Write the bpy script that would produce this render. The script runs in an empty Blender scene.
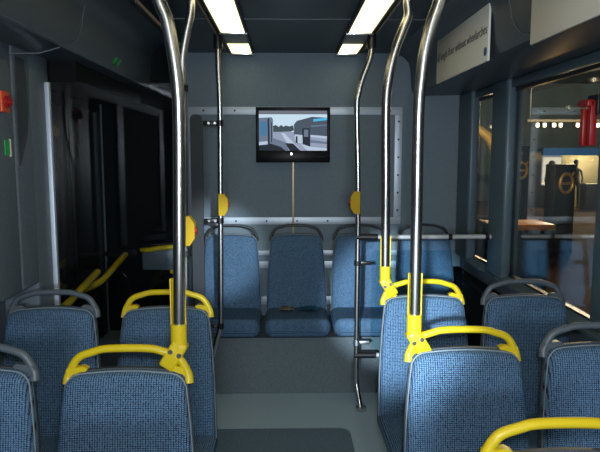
import bpy, bmesh, math, random
from mathutils import Vector, Matrix
random.seed(7)
PI = math.pi
S = bpy.context.scene
COL = S.collection
# ------------------------------------------------------------------ camera
cam = bpy.data.cameras.new('camera'); cam_o = bpy.data.objects.new('camera', cam); COL.objects.link(cam_o)
cam.sensor_width = 36; cam.sensor_fit = 'HORIZONTAL'; cam.lens = 610 / 600 * 36; cam.clip_start = .02
cam_o.location = (0, 0, 1.65)
cam_o.rotation_euler = (PI / 2 - math.atan(72 / 610), 0, -math.atan(14 / 610))
S.camera = cam_o
S.view_settings.view_transform = 'Standard'; S.view_settings.look = 'None'
S.view_settings.gamma = 1; S.view_settings.use_curve_mapping = False
S.view_settings.exposure = 0.22
# ------------------------------------------------------------------ world and lights
W = bpy.data.worlds.new('night'); S.world = W; W.use_nodes = True
W.node_tree.nodes['Background'].inputs[0].default_value = (.5, .65, .9, 1)
W.node_tree.nodes['Background'].inputs[1].default_value = .004

def lamp(name, kind, loc, power, colour, size=.2, target=None, angle=None, blend=.15, sizey=None):
    l = bpy.data.lights.new(name, kind); l.energy = power; l.color = colour
    if kind == 'AREA':
        l.size = size
        if sizey: l.shape = 'RECTANGLE'; l.size_y = sizey
    else: l.shadow_soft_size = size
    if angle: l.spot_size = math.radians(angle); l.spot_blend = blend
    o = bpy.data.objects.new(name, l); COL.objects.link(o); o.location = loc
    if target is not None:
        o.rotation_euler = (Vector(target) - Vector(loc)).to_track_quat('-Z', 'Y').to_euler()
    return o
LIGHT = 1.95      # glow of the ceiling light diffusers
lamp('camera_flash', 'AREA', (.03, -.02, 1.73), 15, (.93, .97, 1), .07, (.05, 4, 1.2))
lamp('front_fill', 'AREA', (.06, -3.0, 1.75), 68, (.80, .91, 1), .7, (.06, 4.2, 1.1), sizey=.45)  # added soft fill from the open front, brightens everything facing the camera
lamp('hall_spot_right', 'SPOT', (-1.0, -3.6, 2.3), 3300, (.75, .9, 1), .09, (.74, 4.1, .66), 7, .3)
lamp('hall_spot_left', 'SPOT', (1.0, -3.6, 2.25), 1900, (.8, .92, 1), .09, (-.52, 4.4, .95), 5.2, .3)

# ------------------------------------------------------------------ materials
def mat(name, base, rough=.6, metal=0, noise=0, nscale=30, bump=0, bscale=200, emit=None, estr=1, spec=.5):
    m = bpy.data.materials.new(name); m.use_nodes = True
    nt = m.node_tree; b = nt.nodes['Principled BSDF']
    b.inputs['Base Color'].default_value = (*base, 1)
    b.inputs['Roughness'].default_value = rough; b.inputs['Metallic'].default_value = metal
    b.inputs['Specular IOR Level'].default_value = spec
    tc = nt.nodes.new('ShaderNodeTexCoord')
    if noise:
        n = nt.nodes.new('ShaderNodeTexNoise'); n.inputs['Scale'].default_value = nscale; n.inputs['Detail'].default_value = 4
        nt.links.new(tc.outputs['Object'], n.inputs['Vector'])
        r = nt.nodes.new('ShaderNodeValToRGB')
        r.color_ramp.elements[0].position = .3; r.color_ramp.elements[1].position = .7
        r.color_ramp.elements[0].color = (*[c * (1 - noise) for c in base], 1)
        r.color_ramp.elements[1].color = (*[min(1, c * (1 + noise)) for c in base], 1)
        nt.links.new(n.outputs['Fac'], r.inputs['Fac']); nt.links.new(r.outputs['Color'], b.inputs['Base Color'])
    if bump:
        n2 = nt.nodes.new('ShaderNodeTexNoise'); n2.inputs['Scale'].default_value = bscale
        nt.links.new(tc.outputs['Object'], n2.inputs['Vector'])
        bp = nt.nodes.new('ShaderNodeBump'); bp.inputs['Strength'].default_value = bump; bp.inputs['Distance'].default_value = .002
        nt.links.new(n2.outputs['Fac'], bp.inputs['Height']); nt.links.new(bp.outputs['Normal'], b.inputs['Normal'])
    if emit:
        b.inputs['Emission Color'].default_value = (*emit, 1); b.inputs['Emission Strength'].default_value = estr
    return m

def fabric(name, dark, light, cell=.0076):
    """woven moquette: a grid of lighter squares between dark threads, broken up by noise"""
    m = bpy.data.materials.new(name); m.use_nodes = True
    nt = m.node_tree; b = nt.nodes['Principled BSDF']; L = nt.links.new
    b.inputs['Roughness'].default_value = .95; b.inputs['Specular IOR Level'].default_value = .15
    b.inputs['Sheen Weight'].default_value = .0; b.inputs['Sheen Tint'].default_value = (.5, .75, 1, 1)
    tc = nt.nodes.new('ShaderNodeTexCoord'); sp = nt.nodes.new('ShaderNodeSeparateXYZ'); L(tc.outputs['Object'], sp.inputs[0])
    def math_(op, a, b2=None):
        n = nt.nodes.new('ShaderNodeMath'); n.operation = op
        for i, v in enumerate((a, b2)):
            if v is None: continue
            if isinstance(v, (int, float)): n.inputs[i].default_value = v
            else: L(v, n.inputs[i])
        return n.outputs[0]
    k = 2 * PI / cell
    v = math_('ADD', sp.outputs['Z'], sp.outputs['Y'])
    sx = math_('SINE', math_('MULTIPLY', sp.outputs['X'], k)); sz = math_('SINE', math_('MULTIPLY', v, k))
    g = math_('MAXIMUM', sx, sz)
    noi = nt.nodes.new('ShaderNodeTexNoise'); noi.inputs['Scale'].default_value = 190; noi.inputs['Detail'].default_value = 3
    L(tc.outputs['Object'], noi.inputs['Vector'])
    f = math_('ADD', math_('MULTIPLY', g, .36), math_('MULTIPLY', noi.outputs['Fac'], .9))
    r = nt.nodes.new('ShaderNodeValToRGB'); e = r.color_ramp.elements
    e[0].position = .34; e[0].color = (*light, 1); e[1].position = .86; e[1].color = (*dark, 1)
    L(f, r.inputs['Fac']); L(r.outputs['Color'], b.inputs['Base Color'])
    return m

def glass(name, tint, refl=.08, rough=.01, gc=1):
    m = bpy.data.materials.new(name); m.use_nodes = True
    nt = m.node_tree; nt.nodes.clear()
    o = nt.nodes.new('ShaderNodeOutputMaterial'); mx = nt.nodes.new('ShaderNodeMixShader')
    t = nt.nodes.new('ShaderNodeBsdfTransparent'); t.inputs[0].default_value = (*tint, 1)
    g = nt.nodes.new('ShaderNodeBsdfGlossy'); g.inputs['Roughness'].default_value = rough; g.inputs[0].default_value = (gc, gc, gc, 1)
    lw = nt.nodes.new('ShaderNodeFresnel'); lw.inputs['IOR'].default_value = 1.5
    ge = nt.nodes.new('ShaderNodeNewGeometry'); io = nt.nodes.new('ShaderNodeMath'); io.operation = 'MULTIPLY_ADD'
    io.inputs[1].default_value = 1 / 1.5 - 1.5; io.inputs[2].default_value = 1.5
    nt.links.new(ge.outputs['Backfacing'], io.inputs[0]); nt.links.new(io.outputs[0], lw.inputs['IOR'])
    a = nt.nodes.new('ShaderNodeMath'); a.operation = 'ADD'; a.inputs[1].default_value = refl; a.use_clamp = True
    nt.links.new(lw.outputs[0], a.inputs[0]); nt.links.new(a.outputs[0], mx.inputs[0])
    nt.links.new(t.outputs[0], mx.inputs[1]); nt.links.new(g.outputs[0], mx.inputs[2]); nt.links.new(mx.outputs[0], o.inputs[0])
    return m

M = dict(
    floor=mat('floor_vinyl', (.42, .56, .68), .65, noise=.18, nscale=160, bump=.15),
    mat=mat('floor_inlay', (.13, .20, .27), .6, noise=.2, nscale=160),
    carpet=mat('wall_carpet', (.20, .26, .31), .95, noise=.22, nscale=190, bump=.4, spec=.2),
    riser=mat('riser_lining', (.14, .18, .205), .8, noise=.15, nscale=120),
    ceil=mat('ceiling_laminate', (.035, .05, .062), .38, noise=.12, nscale=200),
    cove=mat('cove_panel', (.06, .078, .095), .36, noise=.1, nscale=150),
    side=mat('side_panel', (.115, .15, .18), .5, noise=.12, nscale=100),
    pillar=mat('pillar_paint', (.085, .135, .165), .38),
    dark=mat('dark_lining', (.008, .009, .011), .9, spec=.1),
    blackp=mat('black_plastic', (.012, .012, .014), .35),
    steel=mat('brushed_steel', (.62, .61, .60), .27, 1),
    satin=mat('satin_white_metal', (.62, .66, .68), .4, .25),
    guard=mat('guard_panel_grey', (.028, .036, .044), .6),
    tvb=mat('television_black', (.006, .006, .007), .35, spec=.12),
    alu=mat('aluminium', (.62, .68, .74), .38, 1, noise=.08, nscale=60),
    aluw=mat('bright_aluminium', (.6, .68, .78), .5, .6),
    brass=mat('champagne_trim', (.78, .56, .34), .4, .4),
    yellow=mat('yellow_paint', (.74, .55, .012), .38),
    button=mat('button_yellow', (.62, .40, .008), .6, spec=.25),
    red=mat('red_plastic', (.38, .012, .012), .35),
    orange=mat('orange_plastic', (.75, .09, .02), .35),
    green=mat('green_sticker', (.03, .40, .10), .5),
    greyp=mat('grey_plastic', (.10, .125, .15), .42),
    dgreyp=mat('dark_grey_plastic', (.035, .042, .05), .42),
    shell=mat('seat_shell_grey', (.06, .07, .085), .5),
    piping=mat('seat_piping', (.20, .25, .29), .6),
    fabric=fabric('blue_moquette', (.006, .012, .030), (.17, .31, .50)),
    sign=mat('sign_board', (.86, .84, .80), .55),
    ink=mat('sign_ink', (.10, .10, .105), .6),
    blue=mat('blue_print', (.01, .09, .30), .5),
    diff=mat('light_diffuser', (.9, .85, .7), .5, emit=(1, .90, .50), estr=LIGHT),
    louver=mat('grey_louvre', (.34, .36, .36), .4),
    gclear=glass('window_glass', (.9, .92, .9), .03),
    gdark=glass('tinted_screen_glass', (.82, .84, .86), 0, .01, .55),
    gdoor=glass('door_glass', (.7, .72, .74), -.02, .02),
    gpane=glass('clear_screen_glass', (.88, .96, .98), .01),
    hfloor=mat('hall_floor', (.055, .036, .022), .85, spec=.15, noise=.3, nscale=2),
    hwall=mat('hall_wall', (.10, .13, .12), .8),
    hdark=mat('hall_dark_panel', (.03, .03, .032), .5),
    gold=mat('gold_metal', (.85, .58, .16), .35, .5),
    wood=mat('orange_wood', (.55, .24, .06), .4, noise=.2, nscale=6),
    booth=mat('booth_wall', (.22, .19, .13), .7),
    cloth=mat('black_clothing', (.012, .012, .015), .9),
    skin=mat('skin_tone', (.5, .32, .24), .6),
    bulb=mat('spotlight_bulb', (1, .9, .7), .5, emit=(1, .88, .6), estr=4),
    boothlit=mat('lit_booth_sign', (.8, .8, .75), .5, emit=(.75, .8, .85), estr=.3),
)

# ------------------------------------------------------------------ mesh helpers
def box(bm, x0, x1, y0, y1, z0, z1, bev=0, seg=2, rot=None):
    r = bmesh.ops.create_cube(bm, size=1)
    vs = r['verts']
    bmesh.ops.scale(bm, vec=(abs(x1 - x0), abs(y1 - y0), abs(z1 - z0)), verts=vs)
    if bev:
        es = list({e for v in vs for e in v.link_edges})
        rr = bmesh.ops.bevel(bm, geom=es, offset=bev, segments=seg, profile=.5, affect='EDGES')
        vs = list({v for v in rr['verts']} | {v for v in vs if v.is_valid})
    if rot: bmesh.ops.rotate(bm, cent=(0, 0, 0), matrix=rot, verts=vs)
    bmesh.ops.translate(bm, vec=((x0 + x1) / 2, (y0 + y1) / 2, (z0 + z1) / 2), verts=vs)
    return vs

def spline(pts, n=6):
    P = [Vector(p) for p in pts]; out = []
    for i in range(len(P) - 1):
        p0 = P[i - 1] if i else P[0] * 2 - P[1]; p1, p2 = P[i], P[i + 1]
        p3 = P[i + 2] if i + 2 < len(P) else P[-1] * 2 - P[-2]
        for k in range(n):
            t = k / n
            out.append(.5 * ((2 * p1) + (p2 - p0) * t + (2 * p0 - 5 * p1 + 4 * p2 - p3) * t * t + (3 * p1 - p0 - 3 * p2 + p3) * t ** 3))
    out.append(P[-1]); return out

def tube(bm, pts, r, seg=14, closed=False, flat=1.0, up=(0, 1, 0), rs=None):
    """sweep a circle (flattened along the frame's second axis by `flat`) along pts"""
    pts = [Vector(p) for p in pts]; n = len(pts); rings = []
    up = Vector(up)
    for i, p in enumerate(pts):
        a = pts[i - 1] if (i or closed) else p; b = pts[(i + 1) % n] if (i < n - 1 or closed) else p
        t = (b - a).normalized()
        s = up - t * up.dot(t)
        if s.length < 1e-4: s = Vector((1, 0, 0)) - t * t.x
        s.normalize(); w = t.cross(s); rr = rs[i] if rs else r
        rings.append([bm.verts.new(p + (s * math.cos(2 * PI * k / seg) + w * flat * math.sin(2 * PI * k / seg)) * rr) for k in range(seg)])
    for i in range(n if closed else n - 1):
        A, B = rings[i], rings[(i + 1) % n]
        for k in range(seg): bm.faces.new((A[k], A[(k + 1) % seg], B[(k + 1) % seg], B[k]))
    if not closed:
        bm.faces.new(rings[0][::-1]); bm.faces.new(rings[-1])

def prism(bm, poly, y0, y1, axis='Y'):
    """poly in the plane normal to axis, extruded from y0 to y1"""
    def P(a, b, c): return (a, c, b) if axis == 'Y' else ((c, a, b) if axis == 'X' else (a, b, c))
    A = [bm.verts.new(P(a, b, y0)) for a, b in poly]; B = [bm.verts.new(P(a, b, y1)) for a, b in poly]
    n = len(poly)
    bm.faces.new(A); bm.faces.new(B[::-1])
    for i in range(n): bm.faces.new((A[i], B[i], B[(i + 1) % n], A[(i + 1) % n]))

def cyl(bm, c, r, h, axis='Y', seg=20):
    c = Vector(c); d = {'X': Vector((1, 0, 0)), 'Y': Vector((0, 1, 0)), 'Z': Vector((0, 0, 1))}[axis]
    tube(bm, [c - d * h / 2, c + d * h / 2], r, seg, up=(0, 0, 1) if axis != 'Z' else (0, 1, 0))

def obj(name, bm, m, parent=None, smooth=True, kind=None, label=None):
    bmesh.ops.recalc_face_normals(bm, faces=bm.faces)
    me = bpy.data.meshes.new(name); bm.to_mesh(me); bm.free()
    me.materials.append(m)
    if smooth:
        for p in me.polygons: p.use_smooth = True
        me.set_sharp_from_angle(angle=math.radians(35))
    o = bpy.data.objects.new(name, me); COL.objects.link(o)
    if parent: o.parent = parent
    if kind: o['kind'] = kind
    if label: o['label'] = label
    return o

def thing(name, label, cat, loc=(0, 0, 0), rotz=0, group=None):
    o = bpy.data.objects.new(name, None); COL.objects.link(o); o.empty_display_size = .05
    o.location = loc; o.rotation_euler = (0, 0, rotz); o['label'] = label; o['category'] = cat
    if group: o['group'] = group
    return o
def tag(o, label, cat, group=None):
    o['label'] = label; o['category'] = cat
    if group: o['group'] = group
    return o
def kids(o): return [c for c in COL.objects if c.parent == o]
def dup(root, loc, label, group=None, rotz=None):
    r = root.copy(); COL.objects.link(r); r.location = loc; r['label'] = label
    if group: r['group'] = group
    if rotz is not None: r.rotation_euler = (0, 0, rotz)
    for ch in kids(root):
        c = ch.copy(); COL.objects.link(c); c.parent = r
        for g in kids(ch):
            d = g.copy(); COL.objects.link(d); d.parent = c
    return r
def NB(): return bmesh.new()
def struct(name, fn, m, parent=None, smooth=True):
    b = NB(); fn(b); return obj(name, b, m, parent, smooth, kind='structure')
def part(name, fn, m, parent, smooth=True, label=None):
    b = NB(); fn(b); return obj(name, b, m, parent, smooth, label=label)
def rrect(x0, x1, z0, z1, r, n=5, corners=(1, 1, 1, 1)):
    out = []
    for i, (cx, cz, a) in enumerate(((x0 + r, z0 + r, PI), (x1 - r, z0 + r, 1.5 * PI), (x1 - r, z1 - r, 0), (x0 + r, z1 - r, .5 * PI))):
        if corners[i]: out += [(cx + r * math.cos(a + k / n * PI / 2), cz + r * math.sin(a + k / n * PI / 2)) for k in range(n + 1)]
        else: out.append(((x0, z0), (x1, z0), (x1, z1), (x0, z1))[i])
    return out

# ------------------------------------------------------------------ the setting
XL, XR, YB, ZC, Y0 = -1.27, 1.36, 4.68, 2.40, -.6
RY, RZ = 4.07, .39
struct('floor', lambda b: box(b, XL - .05, XR + .05, Y0, YB + .05, -.06, 0), M['floor'])
struct('trim_1', lambda b: prism(b, rrect(-.52, .38, -.5, 3.52, .07, corners=(0, 0, 1, 0)), .0005, .003, 'Z'), M['mat'])
struct('trim_2', lambda b: (box(b, XL, XR, RY, YB, 0, RZ), box(b, XL, XR, RY - .012, RY + .03, RZ - .004, RZ + .01, .003)), M['riser'])
struct('wall_back', lambda b: box(b, XL - .05, XR + .05, YB, YB + .05, -.06, ZC + .05), M['carpet'])
struct('ceiling', lambda b: box(b, -.72, .84, Y0, YB, ZC, ZC + .05), M['ceil'])
struct('trim_3', lambda b: (box(b, -.66, .80, 3.52, 3.532, ZC - .004, ZC + .002), box(b, -.66, .80, 1.2, 1.212, ZC - .004, ZC + .002)), M['greyp'])
# slanted ducts ("coves") where walls meet ceiling
prof = [(.80, 2.402), (.88, 2.375), (.925, 2.33), (.94, 2.27), (.95, 2.14), (.965, 2.10), (1.0, 2.085), (1.375, 2.095), (1.40, 2.46), (.80, 2.46)]
for nm, mir in (('trim_4', False), ('trim_5', True)):
    pp = [((.02 - x) if mir else x, z) for x, z in prof]
    struct(nm, lambda b: prism(b, pp, Y0, YB), M['cove'])
# raised seams of the duct hatches
def seam(b, x, ys, sgn):
    pts = [(x - sgn * .012, ys, 2.335), (x, ys, 2.27), (x + sgn * .004, ys - .02, 2.21), (x + sgn * .008, ys - .08, 2.15), (x + sgn * .014, ys - .17, 2.118), (x + sgn * .02, ys - .3, 2.108), (x + sgn * .02, ys - .6, 2.106), (x + sgn * .02, Y0 + .1, 2.106)]
    tube(b, spline(pts, 5), .0035, 6)
struct('trim_6', lambda b: seam(b, -.919, 2.88, -1), M['greyp'])
struct('trim_7', lambda b: seam(b, .939, 2.62, 1), M['greyp'])

# right wall with its windows
def wallx(b, x0, x1, y0, y1, z0, z1, bev=0): box(b, x0, x1, y0, y1, z0, z1, bev)
ZS, ZT = .895, 2.043
struct('wall_right', lambda b: (wallx(b, XR, XR + .06, Y0, YB, -.06, ZS), wallx(b, XR, XR + .06, Y0, YB, ZT, 2.46),
       wallx(b, XR, XR + .06, 4.60, YB, ZS, ZT), wallx(b, XR + .001, XR + .06, 3.68, 3.90, ZS, ZT), wallx(b, XR + .001, XR + .06, 2.38, 2.57, ZS, ZT), wallx(b, XR + .001, XR + .06, Y0, .5, ZS, ZT)), M['side'])
struct('trim_8', lambda b: box(b, XR - .045, XR + .02, 3.66, 3.93, ZS - .02, 2.10, .02, 4), M['pillar'])
struct('trim_9', lambda b: box(b, XR - .05, XR + .02, 4.36, 4.66, ZS - .02, 2.10, .02, 4), M['pillar'])
struct('trim_10', lambda b: box(b, XR - .03, XR + .02, 2.38, 2.59, ZS - .02, 2.10, .014, 3), M['pillar'])
struct('trim_11', lambda b: box(b, XR - .02, XR + .01, Y0, 4.38, ZT, ZT + .05, .008), M['pillar'])
struct('trim_12', lambda b: (prism(b, [(XR, ZS - .045), (XR - .055, ZS - .03), (XR - .055, ZS - .015), (XR, ZS + .012)], Y0, 3.74), prism(b, [(XR, ZS - .045), (XR - .055, ZS - .03), (XR - .055, ZS - .015), (XR, ZS + .012)], 4.07, 4.38)), M['pillar'])
struct('trim_13', lambda b: box(b, XR - .12, XR, 3.0, YB, RZ - .1, .78, .02), M['dark'])
for i, (a, c) in enumerate(((3.90, 4.60), (2.57, 3.69), (.5, 2.39))):
    w = struct('window_%d' % (i + 1), lambda b: (box(b, XR + .005, XR + .035, a, a + .02, ZS, ZT), box(b, XR + .005, XR + .035, c - .02, c, ZS, ZT),
        box(b, XR + .005, XR + .035, a, c, ZS, ZS + .02), box(b, XR + .005, XR + .035, a, c, ZT - .02, ZT)), M['blackp'])
    struct('window_pane', lambda b: box(b, XR + .018, XR + .024, a + .01, c - .01, ZS + .01, ZT - .01), M['gclear'], w, False)

for i, (a, c) in enumerate(((1.14, 2.32), (-.4, .98))):
    w = struct('window_%d' % (i + 4), lambda b: (box(b, XL - .035, XL - .005, a, a + .02, ZS, ZT), box(b, XL - .035, XL - .005, c - .02, c, ZS, ZT),
        box(b, XL - .035, XL - .005, a, c, ZS, ZS + .02), box(b, XL - .035, XL - .005, a, c, ZT - .02, ZT)), M['blackp'])
    struct('window_mask', lambda b: box(b, XL - .024, XL - .018, a + .01, c - .01, ZS + .01, ZT - .01), M['dark'], w, False)  # unseen matte black sheet added instead of glass, keeps lamp reflections away
# left wall, pillar and the middle door
struct('wall_left', lambda b: (wallx(b, XL - .06, XL, Y0, 3.04, -.06, ZS), wallx(b, XL - .06, XL, Y0, 3.04, ZT, 2.46), wallx(b, XL - .06, XL, 2.32, 3.04, ZS, ZT), wallx(b, XL - .06, XL, .98, 1.14, ZS, ZT), wallx(b, XL - .06, XL, Y0, -.4, ZS, ZT), wallx(b, XL - .06, XL, 4.30, YB, -.06, 2.46), wallx(b, XL - .06, XL, 3.04, 4.30, 2.02, 2.46)), M['side'])
struct('trim_14', lambda b: (box(b, XL - .01, -1.115, 2.73, 2.955, 0, 2.098, .012, 3), box(b, XL - .01, -1.116, 2.57, 2.80, 1.07, 2.098, .012, 3), box(b, XL - .01, -1.118, 2.30, 2.565, 1.07, 2.098, .008, 3)), M['side'])
struct('trim_15', lambda b: prism(b, [(2.59, 2.05), (2.585, 1.70), (2.59, 1.60), (2.63, 1.65), (2.68, 1.74), (2.70, 1.84), (2.695, 1.95), (2.675, 2.05)], -1.117, -1.110, 'X'), M['dgreyp'])
struct('trim_16', lambda b: box(b, XL - .01, -1.0, 3.0, 4.31, 1.99, 2.10), M['dark'])
for i, (a, c) in enumerate(((3.05, 3.66), (3.68, 4.29))):
    d = struct('door_%d' % (i + 1), lambda b: (box(b, XL - .045, XL - .01, a, a + .05, 0, 1.99), box(b, XL - .045, XL - .01, c - .05, c, 0, 1.99),
        box(b, XL - .045, XL - .01, a, c, 0, .12), box(b, XL - .045, XL - .01, a, c, 1.93, 1.99)), M['blackp'])
    struct('door_pane', lambda b: box(b, XL - .03, XL - .024, a + .04, c - .04, .1, 1.95), M['gdoor'], d, False)
    hp = [(XL - .02, a + .07, .80), (XL + .11, a + .08, .86), (XL + .15, (a + c) / 2, .925), (XL + .15, c - .07, .955)]
    struct('door_handle', lambda b: tube(b, spline(hp, 6), .020, 12, up=(1, 0, 0)), M['yellow'], d)
    struct('handle_bracket', lambda b: tube(b, [(XL + .15, c - .08, .955), (XL + .02, c - .04, .955), (XL - .02, c - .04, .955)], .016, 10, up=(0, 0, 1)), M['blackp'], d)

# aluminium frame riveted to the back wall (its four strips and a thin middle stay)
def strip(b, x0, x1, z0, z1):
    box(b, x0, x1, YB - .006, YB, z0, z1, .001)
fr = struct('trim_17', lambda b: (strip(b, -.735, .885, 1.945, 2.003), strip(b, -.735, .885, 1.11, 1.166), strip(b, -.735, -.685, 1.166, 1.945), strip(b, .83, .885, 1.166, 1.945)), M['aluw'])
def rivets(b):
    for k in range(7):
        for z in (1.974, 1.138): cyl(b, (-.62 + k * .235, YB - .007, z), .008, .006, 'Y', 10)
    for k in range(6):
        for x in (-.71, .858): cyl(b, (x, YB - .007, 1.22 + k * .135), .008, .006, 'Y', 10)
struct('rivet', rivets, M['blackp'], fr)
struct('trim_18', lambda b: box(b, .047, .062, YB - .014, YB, 1.0, 1.94, .003), M['brass'])
# mounting rails behind the back seats
struct('trim_19', lambda b: (box(b, -.22, 1.2, YB - .03, YB, .872, .912, .004), box(b, -.22, 1.2, YB - .05, YB, .775, .832, .004), box(b, -.22, 1.2, YB - .05, YB, .49, .555, .004)), M['aluw'])
# dark equipment tower at the rear left corner
struct('wall_tower', lambda b: box(b, XL, -.76, 4.30, YB, RZ, 2.39), M['dark'])

# ------------------------------------------------------------------ ceiling lights
def ceiling_light(x0, x1, outer, label):
    t = thing('ceiling_light', label, 'ceiling light', ((x0 + x1) / 2, 3.0, ZC), group=None)
    cx = (x0 + x1) / 2; hw = (x1 - x0) / 2; d = lambda y: y - 3.0
    part('housing', lambda b: prism(b, [(-hw - .012, 0), (-hw - .012, -.03), (-hw, -.03), (-hw, -.008), (hw, -.008), (hw, -.03), (hw + .012, -.03), (hw + .012, 0)], d(Y0 + .1), d(4.58)), M['blackp'], t)
    part('diffuser', lambda b: box(b, -hw, hw, d(Y0 + .12), d(3.78), -.026, -.01, .004), M['diff'], t)
    part('diffuser', lambda b: box(b, -hw, hw, d(4.17), d(4.54), -.026, -.01, .004), M['diff'], t)
    part('louvre', lambda b: box(b, -hw, hw, d(3.80), d(4.17), -.024, -.01, .002), M['louver'], t)
    part('end_cap', lambda b: (box(b, -hw - .015, hw + .015, d(3.775), d(3.80), -.036, 0, .004),), M['steel'], t)
    part('end_cap', lambda b: (box(b, -hw - .015, hw + .015, d(4.54), d(4.57), -.036, 0, .004),), M['steel'], t)
    s = outer
    part('side_trim', lambda b: box(b, s * (hw + .03), s * (hw + .042), d(Y0 + .1), d(4.4), -.022, 0, .002), M['brass'], t)
    return t
ceiling_light(-.388, -.244, -1, 'long cream ceiling light strip on the left, beside the thin pole mounted at its end')
ceiling_light(.378, .516, 1, 'long cream ceiling light strip on the right, nearer the white boards')

# ------------------------------------------------------------------ seats
def half_w(z):
    pts = [(.40, .218), (.60, .212), (.72, .206), (.82, .198), (.90, .189), (.96, .181)]
    for (a, wa), (b2, wb) in zip(pts, pts[1:]):
        if z <= b2: return wa + (wb - wa) * (z - a) / (b2 - a)
    return pts[-1][1]
ZTOP = .98
def outline():
    R = .055; out = []
    zs = [.40 + (ZTOP - R - .40) * k / 9 for k in range(10)]
    right = [(half_w(z), z) for z in zs]
    w = half_w(ZTOP - R)
    arc = [(w - R + R * math.cos(a), ZTOP - R + R * math.sin(a) * .92) for a in [PI / 2 * k / 6 for k in range(1, 7)]]
    side = right + arc
    top = [(x, ZTOP - .0045 + .008 * (1 - (x / (w - R)) ** 2)) for x in [(w - R) * (1 - k / 4) for k in range(1, 8)]]
    return side + top + [(-x, z) for x, z in reversed(side)]
def lean(z): return -.15 * (ZTOP - z)
def padded(b, scales, zc=.68):
    ol = outline(); rings = []
    for s, y in scales:
        ring = []
        for x, z in ol:
            zz = zc + (z - zc) * (1 - (1 - s) * .75) if s < 1 else zc + (z - zc) * s
            xx = x * s
            ring.append(b.verts.new((xx, y + lean(zz), zz)))
        rings.append(ring)
    n = len(ol)
    for A, B in zip(rings, rings[1:]):
        for k in range(n): b.faces.new((A[k], A[(k + 1) % n], B[(k + 1) % n], B[k]))
    b.faces.new(rings[0]); b.faces.new(rings[-1][::-1])
def seat_proto(kind, label, with_handle, loc):
    hm = {'yellow': M['yellow'], 'grey': M['greyp'], 'dark': M['dgreyp']}[kind]
    rear = kind == 'dark'
    t = thing('bus_seat', label, 'seat', loc)
    part('backrest', lambda b: padded(b, [(1, .012), (1, -.022), (.985, -.034), (.95, -.042), (.85, -.047), (.6, -.05), (.25, -.051)]), M['fabric'], t)
    part('back_shell', lambda b: padded(b, [(.9, .045), (.985, .04), (1.012, .025), (1.012, .012)]), M['shell'], t)
    part('piping', lambda b: tube(b, [(x * 1.005, -.012 + lean(z), .68 + (z - .68) * 1.006) for x, z in outline()], .0030, 8), M['piping'], t)
    def cush(b):
        vs = box(b, -.224, .224, -.475, -.06, .335 if rear else .365, .465 if rear else .455, .055 if rear else .04, 6)
        for v in vs:
            if v.co.y < -.42: v.co.z += .02 * (-.42 - v.co.y) / .055; v.co.x *= 1 - .6 * (-.42 - v.co.y)
            if rear and v.co.y < -.2: v.co.z += .0
    part('cushion', cush, M['fabric'], t)
    if rear:
        part('base', lambda b: box(b, -.17, .17, -.38, .05, .312, .37, .01), M['blackp'], t)
    else:
        part('base', lambda b: box(b, -.20, .20, -.44, -.03, .325, .37, .01), M['shell'], t)
        part('pedestal', lambda b: (box(b, -.04, .04, -.30, -.20, .02, .33, .01), box(b, -.09, .09, -.36, -.12, 0, .025, .005)), M['dgreyp'], t)
    zt = 1.044; hw = .178; yo = .022
    r = .0125 if not rear else .0095
    path = [(-hw - .010, yo + lean(.94), .935), (-hw - .007, yo, .965), (-hw + .022, yo, 1.016), (-hw + .07, yo, zt - .008), (-.06, yo, zt + .002), (.06, yo, zt + .002), (hw - .07, yo, zt - .008), (hw - .022, yo, 1.016), (hw + .007, yo, .965), (hw + .010, yo + lean(.94), .935)]
    sp = spline(path, 6); N = len(sp)
    rs = [r * (1 + .35 * abs(2 * i / (N - 1) - 1) ** 4) for i in range(N)]
    h = part('grab_handle', lambda b: tube(b, sp, r, 12, flat=1.0, rs=rs), hm, t)
    if not rear:
        for s in (-1, 1):
            part('handle_foot', lambda b: prism(b, [(s * (hw + .014), .94), (s * (hw - .045), .972), (s * (hw - .055), .985), (s * (hw - .04), .992), (s * (hw - .012), .988), (s * (hw + .012), .985)], yo - .012, yo + .012), hm, t)
    return t
ya = seat_proto('yellow', 'blue seat with yellow handle clamped to the thickest left pole', 'aisle', (-.496, 1.84, 0))
gr = seat_proto('grey', 'blue seat with grey handle by the left wall, just in front of the dark screen', 'wall', (-1.024, 2.63, 0))
rr = seat_proto('dark', 'leftmost blue seat of the back row, lit, behind the thin straight pole', 'back', (-.402, 4.45, .08))
g1, g2, g3 = 'blue aisle seats with yellow handles', 'blue wall-side seats with grey handles', 'blue seats of the back row'
ya['group'] = g1; gr['group'] = g2; rr['group'] = g3
dup(ya, (-.524, 2.62, 0), 'blue seat with yellow handle just in front of the dark screen, crossed by a pole', g1)
dup(ya, (.612, 2.02, 0), 'blue seat with yellow handle clamped to the thickest right pole', g1)
dup(ya, (.650, 2.82, 0), 'blue seat with yellow handle right of the aisle, second row beside the clear screen', g1)
dup(ya, (.632, 1.28, 0), 'yellow handled seat cut off by the bottom right corner of the photo', g1)
dup(ya, (-.44, 1.08, 0), 'yellow handled seat of which a handle sliver shows at the bottom left edge', g1)
dup(gr, (-.988, 1.87, 0), 'blue seat with grey handle cut off at the left edge of the photo', g2)
dup(gr, (1.10, 2.06, 0), 'blue seat with grey handle cut off at the right edge of the photo', g2)
dup(gr, (1.13, 2.81, 0), 'blue seat with grey handle under the large right window, second row', g2)
dup(gr, (-.965, 1.10, 0), 'grey handled seat at the lower left, seen only mirrored in the dark screen', g2)
dup(rr, (.076, 4.45, .08), 'dark blue back row seat directly under the television', g3)
dup(rr, (.545, 4.45, .08), 'blue back row seat behind the bent pole, third from the left', g3)
dup(rr, (1.02, 4.45, .08), 'rightmost blue back row seat, brightly lit, in the right corner', g3)

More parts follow.
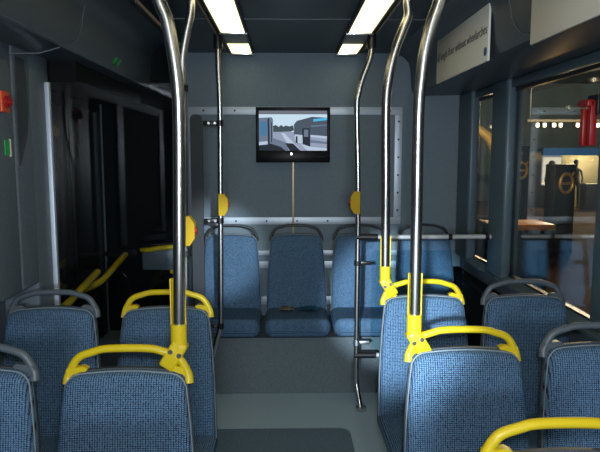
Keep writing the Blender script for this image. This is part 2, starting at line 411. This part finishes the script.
# ------------------------------------------------------------------ poles
def elbow(t, px, y, z0, side):
    """yellow clamp that joins a pole's foot to a seat handle; side=+1: the seat lies to the right"""
    def f(b):
        tube(b, [(px, y, z0 - .012), (px, y, z0 + .072)], .0255, 20)
        rot = Matrix.Rotation(-side * math.radians(32), 3, 'Y')
        box(b, px - .026 + side * .016, px + .026 + side * .016, y - .025, y + .025, z0 - .075, z0 + .022, .010, 3, rot)
        # half sleeve running up behind the pole
        n = 12; A = []
        for z in (z0 + .067, z0 + .215):
            A.append([b.verts.new((px + rr_ * math.cos(a), y + rr_ * math.sin(a), z)) for rr_ in (.0245, .0212) for a in [(-.04 + 1.08 * k / n) * PI for k in range(n + 1)]])
        m = n + 1
        for k in range(n):
            b.faces.new((A[0][k], A[0][k + 1], A[1][k + 1], A[1][k])); b.faces.new((A[0][m + k], A[1][m + k], A[1][m + k + 1], A[0][m + k + 1]))
            b.faces.new((A[0][k], A[0][m + k], A[0][m + k + 1], A[0][k + 1])); b.faces.new((A[1][k], A[1][k + 1], A[1][m + k + 1], A[1][m + k]))
        for k in (0, n): b.faces.new((A[0][k], A[1][k], A[1][m + k], A[0][m + k]))
    c = part('clamp', f, M['yellow'], t, label='yellow clamp joining the pole to the seat handle')
    part('bolt', lambda b: cyl(b, (px + side * -.004, y - .027, z0 - .022), .0075, .012), M['steel'], c); part('bolt', lambda b: cyl(b, (px + side * .022, y - .027, z0 - .010), .0075, .012), M['steel'], c)
def pole(label, pts, r, y, base=None):
    """pts are (x, z) at depth y, given in scene coordinates"""
    t = thing('grab_pole', label, 'pole', (pts[0][0], y, pts[0][1]))
    bx, bz = pts[0][:2]
    q = [(p[0] - bx, p[2] if len(p) > 2 else 0, p[1] - bz) for p in pts]
    part('tube', lambda b: tube(b, spline(q, 6), r, 22), M['steel'], t)
    return t, (lambda x, z: (x - bx, z - bz))
def ring(t, x, z, r=.027, h=.03, y=0, m='blackp', name='collar'):
    return part(name, lambda b: (tube(b, [(x, y, z - h / 2), (x, y, z + h / 2)], r, 18)), M[m], t)
def stop_button(t, x, z, side, y=0):
    o = part('stop_button', lambda b: prism(b, [(x - side * .018, z - .07), (x + side * .018, z - .07), (x + side * .042, z - .035), (x + side * .042, z + .035), (x + side * .018, z + .07), (x - side * .018, z + .07)], y - .03, y + .022), M['button'], t, label='yellow stop request button housing')
    part('push_button', lambda b: cyl(b, (x + side * .042, y, z), .016, .016, 'X'), M['red'], o)
    return o
# front left pole
t, L = pole('thickest left grab pole, clamped to the yellow handle of the front left seat', [(-.338, 1.05), (-.336, 1.117), (-.328, 1.45), (-.322, 1.75), (-.326, 1.87), (-.338, 1.97), (-.352, 2.045), (-.371, 2.095), (-.41, 2.22), (-.425, 2.32), (-.425, 2.398)], .0195, 1.85 + .022)
elbow(t, 0, 0, 0, -1)
ring(t, *L(-.425, 2.385), .034, .03, name='ceiling_mount')
# front right pole
t, L = pole('thickest right grab pole, clamped to a yellow handled seat, curving up beside the boards', [(.441, 1.03), (.442, 1.105), (.441, 1.45), (.440, 1.78), (.447, 1.90), (.456, 1.985), (.475, 2.07), (.500, 2.145), (.525, 2.25), (.53, 2.32), (.53, 2.398)], .0195, 2.02 + .022)
elbow(t, 0, 0, 0, 1)
ring(t, *L(.53, 2.385), .034, .03, name='ceiling_mount')
# second right pole
t, L = pole('grab pole clamped to a yellow handle, between the bent pole and the thickest right one', [(.470, 1.05), (.470, 1.122), (.466, 1.50), (.461, 1.86), (.472, 2.00), (.496, 2.11), (.533, 2.21), (.556, 2.27), (.553, 2.33), (.550, 2.398)], .021, 2.82 + .022)
elbow(t, 0, 0, 0, 1)
ring(t, *L(.550, 2.37), .032, .05, name='ceiling_mount')
# pole carrying the dark screen
YS = 2.92
t, L = pole('slim left grab pole at the edge of the dark glass screen, with a stop button', [(-.487, 0), (-.487, .6), (-.486, 1.184), (-.483, 1.7), (-.482, 1.99), (-.478, 2.10), (-.46, 2.20), (-.438, 2.30), (-.436, 2.398)], .019, YS)
stop_button(t, *L(-.478, 1.285), 1)
ring(t, *L(-.484, 1.175)); ring(t, *L(-.482, 1.955)); ring(t, *L(-.487, .015), .04, .03, name='foot_flange'); ring(t, *L(-.436, 2.385), .032, .03, name='ceiling_mount')
# straight pole
YP = 3.95
t, L = pole('thin straight grab pole in front of the leftmost back row seat', [(-.545, .0), (-.515, .20), (-.468, .40), (-.437, .52), (-.431, .66), (-.425, 1.2), (-.418, 1.9), (-.424, 2.2), (-.425, 2.398)], .017, YP)
stop_button(t, *L(-.416, 1.325), 1)
ring(t, *L(-.425, 2.35), .028, .09, name='ceiling_mount')
for z in (1.845, 1.22, .52):
    x, zz = L(-.42 - (1.9 - z) * .012, z)
    c = part('bracket_arm', lambda b: (box(b, x - .105, x, -.012, .012, zz - .014, zz + .014, .005), tube(b, [(x, 0, zz - .018), (x, 0, zz + .018)], .024, 16)), M['blackp'], t)
    part('bolt', lambda b: cyl(b, (x - .03, -.014, zz), .008, .01), M['steel'], c); part('bolt', lambda b: cyl(b, (x - .07, -.014, zz), .008, .01), M['steel'], c)
ring(t, *L(-.545, .012), .035, .024, name='foot_flange', m='steel')
# bent pole right of the aisle
YQ = 3.85
t, L = pole('thin bent grab pole standing on the aisle floor, with a yellow stop button', [(.482, 0, -.075), (.472, .06, -.045), (.461, .13, -.012), (.457, .22, 0), (.457, .6), (.458, 1.12), (.455, 1.5), (.443, 1.92), (.452, 2.02), (.478, 2.12), (.522, 2.24), (.530, 2.32), (.530, 2.398)], .017, YQ)
stop_button(t, *L(.449, 1.345), -1)
ring(t, *L(.530, 2.345), .028, .10, name='ceiling_mount'); ring(t, *L(.482, .012), .035, .024, y=-.07, name='foot_flange', m='steel')
for z, xx in ((.955, .458), (.43, .457)):
    x, zz = L(xx, z)
    part('bracket_arm', lambda b: (box(b, x, x + .085, -.010, .012, zz - .012, zz + .012, .005), tube(b, [(x, 0, zz - .016), (x, 0, zz + .016)], .023, 16)), M['blackp'] if z > .5 else M['alu'], t)
# cross rails from that pole
def rail(z, x1, label):
    t = thing('cross_rail', label, 'handrail', (.475, YQ, z))
    part('tube', lambda b: tube(b, [(.02, 0, 0), (x1 - .475, 0, 0)], .0145, 16, up=(0, 0, 1)), M['satin'], t)
    part('sleeve', lambda b: tube(b, [(-.03, 0, 0), (.11, 0, 0)], .021, 16, up=(0, 0, 1)), M['blackp'], t)
    for x in (.575, x1 - .50):
        part('collar', lambda b: tube(b, [(x - .012, 0, 0), (x + .012, 0, 0)], .020, 16, up=(0, 0, 1)), M['blackp'], t)
    return t
rail(1.123, 1.312, 'horizontal steel handrail running from the bent pole to the right wall')
rail(.345, 1.16, 'low short steel rail below seat height, fixed to the bent pole')
# clear screen behind the second row right seats
pn = part('glass_screen', lambda b: prism(b, rrect(.545, 1.14, .37, 1.04, .04), YQ - .008, YQ + .0), M['gpane'], None, False)
tag(pn, 'clear glass screen hung below the horizontal handrail, right of the bent pole', 'glass screen')
# dark screen behind the second row left seats
t = thing('tinted_screen', 'large dark glass screen behind the left seats, mirroring the seat handles', 'glass screen', (-.82, YS, 0))
part('pane', lambda b: prism(b, rrect(-.295, .305, .55, 1.98, .03), -.004, .004), M['gdark'], t, False)
part('edge_strip', lambda b: box(b, -.31, -.275, -.02, .006, .30, 1.98, .003), M['aluw'], t, label='bright aluminium edge strip')
part('frame', lambda b: box(b, -.31, .305, -.012, .012, .50, .555, .004), M['blackp'], t)
part('leg', lambda b: box(b, -.30, -.26, -.012, .012, 0, .51, .004), M['blackp'], t)
part('leg', lambda b: box(b, .25, .29, -.012, .012, 0, .51, .004), M['blackp'], t)
# small dark guard panel held by the straight pole
g = part('guard_panel', lambda b: prism(b, rrect(-.610, -.534, .56, 1.90, .03), YP - .01, YP + .012), M['guard'], None)
tag(g, 'narrow dark upright panel held by the arms of the straight pole', 'panel')
# handle box near the middle door
t = thing('door_post_box', 'dark box with a yellow grab rim beside the middle door, left of the slim pole', 'box', (-.735, 3.55, 0))
part('housing', lambda b: box(b, -.10, .10, -.05, .06, .98, 1.105, .012), M['greyp'], t)
part('rim', lambda b: tube(b, spline([(-.105, -.02, 1.095), (-.06, -.055, 1.10), (.02, -.055, 1.112), (.12, -.05, 1.118)], 5), .014, 12, up=(0, 0, 1)), M['yellow'], t)
part('cover', lambda b: tube(b, spline([(-.105, -.0, 1.115), (-.06, -.03, 1.125), (.02, -.03, 1.13), (.12, -.03, 1.132)], 5), .012, 12, up=(0, 0, 1)), M['blackp'], t)
part('post', lambda b: (box(b, .06, .09, 0, .03, 0, 1.0, .004)), M['blackp'], t)
part('bracket', lambda b: box(b, .055, .095, -.03, .03, .955, .985, .006, 2), M['yellow'], t)

# ------------------------------------------------------------------ television
TY = 4.575
t = thing('television', 'flat black television showing parked coaches, high on the back wall', 'television', (.053, TY, 1.793))
part('casing', lambda b: (box(b, -.275, .275, 0, .05, -.205, .20, .008), box(b, -.15, .15, .04, .085, -.12, .12, .01)), M['blackp'], t)
part('wall_bracket', lambda b: box(b, -.08, .08, .075, YB - TY - .001, -.09, .09), M['steel'], t)
part('bezel', lambda b: (box(b, -.275, .275, -.012, 0, .175, .20, .003), box(b, -.275, .275, -.012, 0, -.205, -.118, .003),
     box(b, -.275, -.252, -.012, 0, -.118, .175, .003), box(b, .252, .275, -.012, 0, -.118, .175, .003)), M['tvb'], t)
part('badge', lambda b: cyl(b, (-.012, -.013, -.143), .008, .004), M['steel'], t)
SX = lambda u: -.252 + (u - 62) / (535 - 62) * .504
SZ = lambda v: .175 - (v - 70) / (345 - 70) * .293
scr_cols = [('sky', (.36, .46, .54)), ('bar', (.10, .11, .13)), ('road', (.19, .22, .30)), ('tree', (.035, .05, .06)), ('coachg', (.045, .06, .085)), ('coachb', (.04, .12, .22)),
            ('pale', (.30, .36, .44)), ('shade', (.012, .016, .022)), ('blue', (.05, .30, .48)), ('mid', (.09, .12, .17))]
pol = [('sky', [(62, 70), (535, 70), (535, 345), (62, 345)]), ('bar', [(62, 70), (535, 70), (535, 95), (62, 95)]),
       ('road', [(62, 215), (535, 215), (535, 345), (62, 345)]), ('mid', [(150, 255), (240, 285), (300, 345), (62, 345), (62, 290)]),
       ('tree', [(160, 175), (180, 168), (200, 182), (215, 168), (232, 180), (250, 172), (275, 178), (300, 170), (305, 205), (280, 214), (160, 216)]),
       ('pale', [(215, 225), (240, 225), (330, 320), (350, 345), (270, 345), (250, 280)]),
       ('shade', [(62, 300), (130, 292), (215, 320), (245, 345), (62, 345)]), ('shade', [(245, 292), (300, 296), (350, 345), (275, 345)]),
       ('mid', [(62, 120), (150, 115), (160, 130), (158, 290), (120, 305), (62, 308)]), ('coachb', [(70, 145), (118, 143), (118, 240), (70, 245)]), ('shade', [(122, 125), (134, 124), (136, 300), (124, 304)]),
       ('shade', [(146, 150), (152, 150), (152, 285), (146, 287)]), ('pale', [(62, 285), (122, 280), (122, 300), (62, 308)]),
       ('coachg', [(305, 165), (325, 140), (430, 112), (535, 118), (535, 250), (420, 240), (420, 320), (370, 300), (305, 235)]),
       ('blue', [(440, 128), (535, 118), (535, 135), (440, 145)]), ('mid', [(425, 172), (535, 165), (535, 172), (425, 182)]),
       ('pale', [(310, 232), (365, 238), (365, 296), (335, 292), (312, 270)]), ('shade', [(318, 245), (330, 247), (330, 296), (318, 288)]),
       ('shade', [(362, 190), (415, 190), (417, 315), (366, 298)]), ('mid', [(375, 200), (405, 200), (405, 250), (375, 250)]),
       ('pale', [(420, 236), (535, 246), (535, 262), (420, 250)]), ('mid', [(420, 270), (535, 285), (535, 300), (420, 290)]),
       ('pale', [(350, 300), (420, 318), (535, 330), (535, 345), (400, 345)])]
bm = NB(); names = [c[0] for c in scr_cols]
for i, (c, P_) in enumerate(pol):
    f = bm.faces.new([bm.verts.new((SX(u), -.0008 - i * .00012, SZ(v))) for u, v in P_]); f.material_index = names.index(c)
    f.normal_update()
    if f.normal.y > 0: f.normal_flip()
me = bpy.data.meshes.new('screen'); bm.to_mesh(me); bm.free()
for n_, c in scr_cols: me.materials.append(mat('screen_' + n_, (.005, .005, .005), .6, spec=.15, emit=c, estr=1.35))
o = bpy.data.objects.new('screen', me); COL.objects.link(o); o.parent = t

# ------------------------------------------------------------------ boards and stickers
def text_mesh(name, body, size, m, parent, loc, rot, sx=1.0):
    cu = bpy.data.curves.new(name, 'FONT'); cu.body = body; cu.size = size; cu.align_x = 'CENTER'; cu.align_y = 'CENTER'; cu.extrude = .0004
    tmp = bpy.data.objects.new(name, cu); COL.objects.link(tmp)
    bpy.context.view_layer.update()
    me = bpy.data.meshes.new_from_object(tmp.evaluated_get(bpy.context.evaluated_depsgraph_get()))
    bpy.data.objects.remove(tmp)
    me.materials.clear(); me.materials.append(m)
    o = bpy.data.objects.new(name, me); COL.objects.link(o); o.parent = parent; o.location = loc; o.rotation_euler = rot; o.scale = (sx, 1, 1)
    return o
XS = .928
t = thing('notice_board', 'smaller white board reading about full length floor, on the right duct', 'sign', (XS, 3.33, 2.075))
part('panel', lambda b: box(b, -.005, .005, -.49, .47, 0, .255, .001), M['sign'], t)
tm = text_mesh('lettering', 'Full length floor without wheelarches', .064, M['ink'], t, (-.0065, .0, .145), (PI / 2, 0, -PI / 2), .98)
part('emblem', lambda b: cyl(b, (-.0058, -.455, .045), .02, .002, 'X', 20), M['blue'], t, label='round blue emblem')
t = thing('notice_board', 'large blank looking white board cut off by the top right corner', 'sign', (XS, 1.75, 2.058))
part('panel', lambda b: box(b, -.005, .005, -.6, .60, 0, .28, .001), M['sign'], t)
for dy in (.44, .395): text_mesh('lettering', 'p', .075, M['ink'], t, (-.0065, dy, .18), (PI / 2, 0, -PI / 2), .9)
s = part('green_sticker', lambda b: (prism(b, [(3.35, 2.13), (3.385, 2.13), (3.47, 2.175), (3.435, 2.175)], -.930, -.922, 'X'), prism(b, [(3.43, 2.13), (3.465, 2.13), (3.55, 2.175), (3.515, 2.175)], -.930, -.922, 'X')), M['green'], None, False)
tag(s, 'pair of small green slashes stuck on the left ceiling duct', 'sticker')
t = thing('exit_label', 'small green and white label at the left edge of the photo', 'label', (-1.118, 2.49, 1.675))
part('green_panel', lambda b: box(b, 0, .004, -.02, .02, -.03, .03), M['green'], t)
part('white_bar', lambda b: box(b, 0, .005, .023, .031, -.035, .035), M['sign'], t)
t = thing('alarm_knob', 'round orange red knob on the left wall near the top left edge', 'knob', (-1.118, 2.48, 1.855))
part('housing', lambda b: box(b, 0, .012, -.035, .035, -.042, .042, .005, 3), M['orange'], t)
part('knob', lambda b: (cyl(b, (.016, 0, 0), .024, .016, 'X'), cyl(b, (.028, 0, 0), .012, .012, 'X')), M['red'], t)
t = thing('emergency_hammer', 'red emergency hammer in its holder on the right window pillar', 'hammer', (XR - .07, 2.62, 1.685))
part('handle', lambda b: box(b, -.012, .012, .012, .04, 0, .16, .006), M['red'], t)
part('head', lambda b: (box(b, -.016, .016, -.03, .055, .165, .195, .006), cyl(b, (0, .065, .18), .008, .03, 'Y')), M['red'], t)
part('holder', lambda b: (box(b, .0, .03, -.03, .0, .0, .19, .005)), M['red'], t)
part('back_plate', lambda b: (box(b, .018, .032, -.05, .04, .13, .215, .003)), M['blackp'], t)

# ------------------------------------------------------------------ the exhibition hall outside
GZ = -.35
struct('floor_hall', lambda b: box(b, XR + .3, 22, -6, 26, GZ - .1, GZ), M['hfloor'])
struct('wall_hall', lambda b: box(b, XR + .3, 22, 26, 26.2, GZ, 5.2), M['hwall'])
struct('wall_hall_side', lambda b: box(b, 22, 22.2, -6, 26, GZ, 5.2), M['hwall'])
struct('ceiling_hall', lambda b: box(b, XR + .3, 22, 4, 26, 4.6, 4.8), M['hdark'])
lamp('hall_light', 'POINT', (9, 18, 3.8), 700, (1, .8, .55), .06)
lamp('hall_light', 'POINT', (4.2, 7.5, 3.6), 130, (1, .72, .42), .04)
# booth
t = thing('exhibition_booth', 'far lit booth with warm inside seen through the large right window', 'booth', (10.9, 22, GZ))
part('wall', lambda b: (box(b, -1.7, 1.8, 1.0, 1.1, 0, 2.05), box(b, 1.7, 1.8, -.6, 1.1, 0, 2.05)), M['booth'], t)
part('fascia', lambda b: (box(b, -1.9, 1.9, -.7, -.55, 1.95, 2.2), box(b, -1.9, 1.9, -.55, 1.1, 2.1, 2.2)), M['blue'], t)
part('panel', lambda b: box(b, -1.85, -1.2, -.6, -.5, .9, 1.95), M['boothlit'], t)
part('counter', lambda b: box(b, -.2, 1.7, -.5, 0, 0, .95, .03), M['hdark'], t)
lamp('booth_light', 'POINT', (11.2, 22.2, 1.45), 150, (1, .78, .4), .05)
for k, px in enumerate((8.42, 8.66, 8.98, 9.20, 9.78, 10.02, 10.25, 10.46)):
    tt = thing('spotlight', 'tiny warm spotlight in the row hanging in the far hall', 'spotlight', (px, 20.5, 2.61), group='spotlights hanging in the far hall')
    part('bulb', lambda b: box(b, -.06, .06, -.06, .0, -.07, .07, .03, 2), M['bulb'], tt)
    part('can', lambda b: box(b, -.075, .075, 0, .15, -.09, .11, .02), M['hdark'], tt)
tr = thing('lighting_truss', 'long pale lighting bar above the spotlights in the far hall', 'truss', (10.2, 20.55, 2.722))
part('bar', lambda b: box(b, -2.1, 2.1, 0, .08, 0, .08, .01), M['booth'], tr)
for sx in (-2.0, 2.0): part('hanger', lambda b: box(b, sx - .015, sx + .015, .02, .05, .07, 4.6 - 2.72), M['hdark'], tr)
# pylons with ring emblems
def pylon(x, y, w, h, ez, er, label):
    t = thing('display_pylon', label, 'pylon', (x, y, GZ), rotz=math.radians(28))
    part('body', lambda b: box(b, -w / 2, w / 2, 0, .25, 0, h, .02), M['hdark'], t)
    def em(b):
        tube(b, [(er * math.cos(a), -.02, ez + er * math.sin(a)) for a in [2 * PI * k / 28 for k in range(28)]], er * .17, 10, closed=True)
        box(b, -er * .85, er * .85, -.03, -.0, ez - er * .14, ez + er * .14)
        tube(b, [(er * .72, -.02, ez + er * .72), (er * 1.12, -.02, ez + er * 1.12)], er * .12, 8)
    part('emblem', em, M['gold'], t, label='gold ring emblem with a bar')
pylon(5.55, 12.0, .62, 1.8, 1.42, .19, 'dark display pylon with gold ring emblem, right one nearer the red hammer')
pylon(4.02, 10.4, .42, 2.15, 1.72, .13, 'dark display pylon with gold ring emblem, left one nearer the window pillar')
lamp('pylon_light', 'POINT', (3.3, 7.2, 2.2), 22, (1, .8, .5), .02)
# wooden counter
t = thing('wooden_counter', 'orange wooden counter outside, low behind the large right window', 'counter', (2.62, 7.0, GZ))
part('top', lambda b: box(b, -.30, .42, -.25, .3, 1.14, 1.21, .01), M['wood'], t)
part('body', lambda b: box(b, -.26, .36, -.2, .25, 0, 1.16), M['hdark'], t)
lamp('counter_light', 'POINT', (2.7, 6.4, 1.35), 3.5, (1, .6, .2), .02)
# big golden arch seen through the small window
t = thing('display_arch', 'large pale gold arch outside the small rear window', 'display', (3.80, 11.6, GZ))
part('arch', lambda b: tube(b, [(-.28 + .62 * math.cos(a) * .8, 0, 1.75 + .72 * math.sin(a)) for a in [PI * k / 20 for k in range(21)]], .09, 12, up=(0, 1, 0)), M['gold'], t)
part('post', lambda b: (box(b, .12, .30, -.1, .1, 0, 1.78, .03), box(b, -.86, -.69, -.1, .1, 0, 1.78, .03)), M['booth'], t)
part('plinth', lambda b: box(b, -1.0, .5, -.2, .3, 0, .8, .02), M['hdark'], t)
lamp('arch_light', 'POINT', (3.4, 10.2, 2.1), 70, (1, .75, .45), .02)

def person(x, y, label, turn=0, arm=.3):
    V = [(0, 0, .95), (0, 0, 1.12), (0, .0, 1.30), (0, 0, 1.44), (0, -.01, 1.52), (0, -.02, 1.62), (0, -.015, 1.72),
         (.10, 0, .90), (.11, -.01, .50), (.11, .03, .09), (.11, -.12, .04), (-.10, 0, .90), (-.11, -.02, .50), (-.12, .02, .09), (-.12, -.13, .04),
         (.17, 0, 1.40), (.23, .02, 1.12), (.22, -.12, .90), (.21, -.17, .84), (-.17, 0, 1.40), (-.25, .02, 1.12), (-.22, -arm * .6, .95), (-.20, -arm * .8, .90)]
    Rr = [.14, .125, .15, .09, .05, .085, .075, .09, .065, .045, .035, .09, .065, .045, .035, .065, .045, .032, .03, .065, .045, .032, .03]
    Ed = [(0, 1), (1, 2), (2, 3), (3, 4), (4, 5), (5, 6), (0, 7), (7, 8), (8, 9), (9, 10), (0, 11), (11, 12), (12, 13), (13, 14), (3, 15), (15, 16), (16, 17), (17, 18), (3, 19), (19, 20), (20, 21), (21, 22)]
    me = bpy.data.meshes.new('person'); me.from_pydata([Vector(v) for v in V], Ed, [])
    o = bpy.data.objects.new('person', me); COL.objects.link(o)
    sk = o.modifiers.new('skin', 'SKIN')
    if not me.skin_vertices: me.skin_vertices.new(name='skin')
    for i, sv in enumerate(me.skin_vertices[0].data): sv.radius = (Rr[i], Rr[i] * .8); sv.use_root = (i == 0)
    o.modifiers.new('sub', 'SUBSURF').levels = 1
    me.materials.append(M['cloth']); o.location = (x, y, GZ); o.rotation_euler = (0, 0, turn)
    tag(o, label, 'person')
    part('hair', lambda b: bmesh.ops.create_icosphere(b, subdivisions=2, radius=.1, matrix=Matrix.Translation((0, .012, 1.70))), M['cloth'], o)
    return o
person(8.55, 19.5, 'person in black standing left of the lit booth in the far hall', .4)
person(10.75, 22.45, 'person in black standing behind the counter of the lit booth', -.5, .5)

# ------------------------------------------------------------------ small things
def scrap(name, m, label, cat, x, y, z, w, d, seed):
    rnd = random.Random(seed); b = NB(); n = 7; g = [[None] * n for _ in range(n)]
    for i in range(n):
        for j in range(n):
            g[i][j] = b.verts.new(((i / (n - 1) - .5) * w * (1 + .12 * rnd.random()), (j / (n - 1) - .5) * d, .006 + .022 * rnd.random() * math.sin(PI * (i + .5) / n)))
    for i in range(n - 1):
        for j in range(n - 1): b.faces.new((g[i][j], g[i + 1][j], g[i + 1][j + 1], g[i][j + 1]))
    bmesh.ops.solidify(b, geom=b.faces[:], thickness=.004)
    o = obj(name, b, m); o.location = (x, y, z); tag(o, label, cat); return o
M['bluecloth'] = mat('blue_cloth', (.03, .20, .34), .8, noise=.2); M['tan'] = mat('tan_paper', (.34, .31, .24), .8, noise=.15)
scrap('folded_cloth', M['bluecloth'], 'small bright blue scrap lying on the seat under the television', 'cloth', .155, 4.23, .549, .13, .09, 3)
scrap('crumpled_paper', M['tan'], 'small tan scrap lying on the seat under the television', 'paper', .005, 4.23, .549, .10, .08, 5)
t = thing('hall_sign', 'dim tan lettering outside, seen through the glass beyond the left pillar', 'sign', (-2.02, 5.46, 1.86))
part('board', lambda b: box(b, -.06, 0, -.6, .6, -.25, .25, .005), M['dark'], t)
part('post', lambda b: box(b, -.05, -.01, -.03, .03, -2.21, -.25), M['dark'], t)
struct('ground_hall', lambda b: box(b, -6, XL - .2, 0, 12, GZ - .1, GZ), M['hdark'])
M['signlit'] = mat('lit_tan_lettering', (.3, .22, .12), .6, emit=(.55, .36, .16), estr=.35)
text_mesh('lettering', 'nation', .17, M['signlit'], t, (.004, 0, 0), (PI / 2, 0, PI / 2), 1.05)

struct('trim_20', lambda b: tube(b, [(-1.26, 2.56, 2.052), (-1.0, 2.56, 2.056), (-.93, 2.60, 2.085)], .003, 8), M['greyp'])
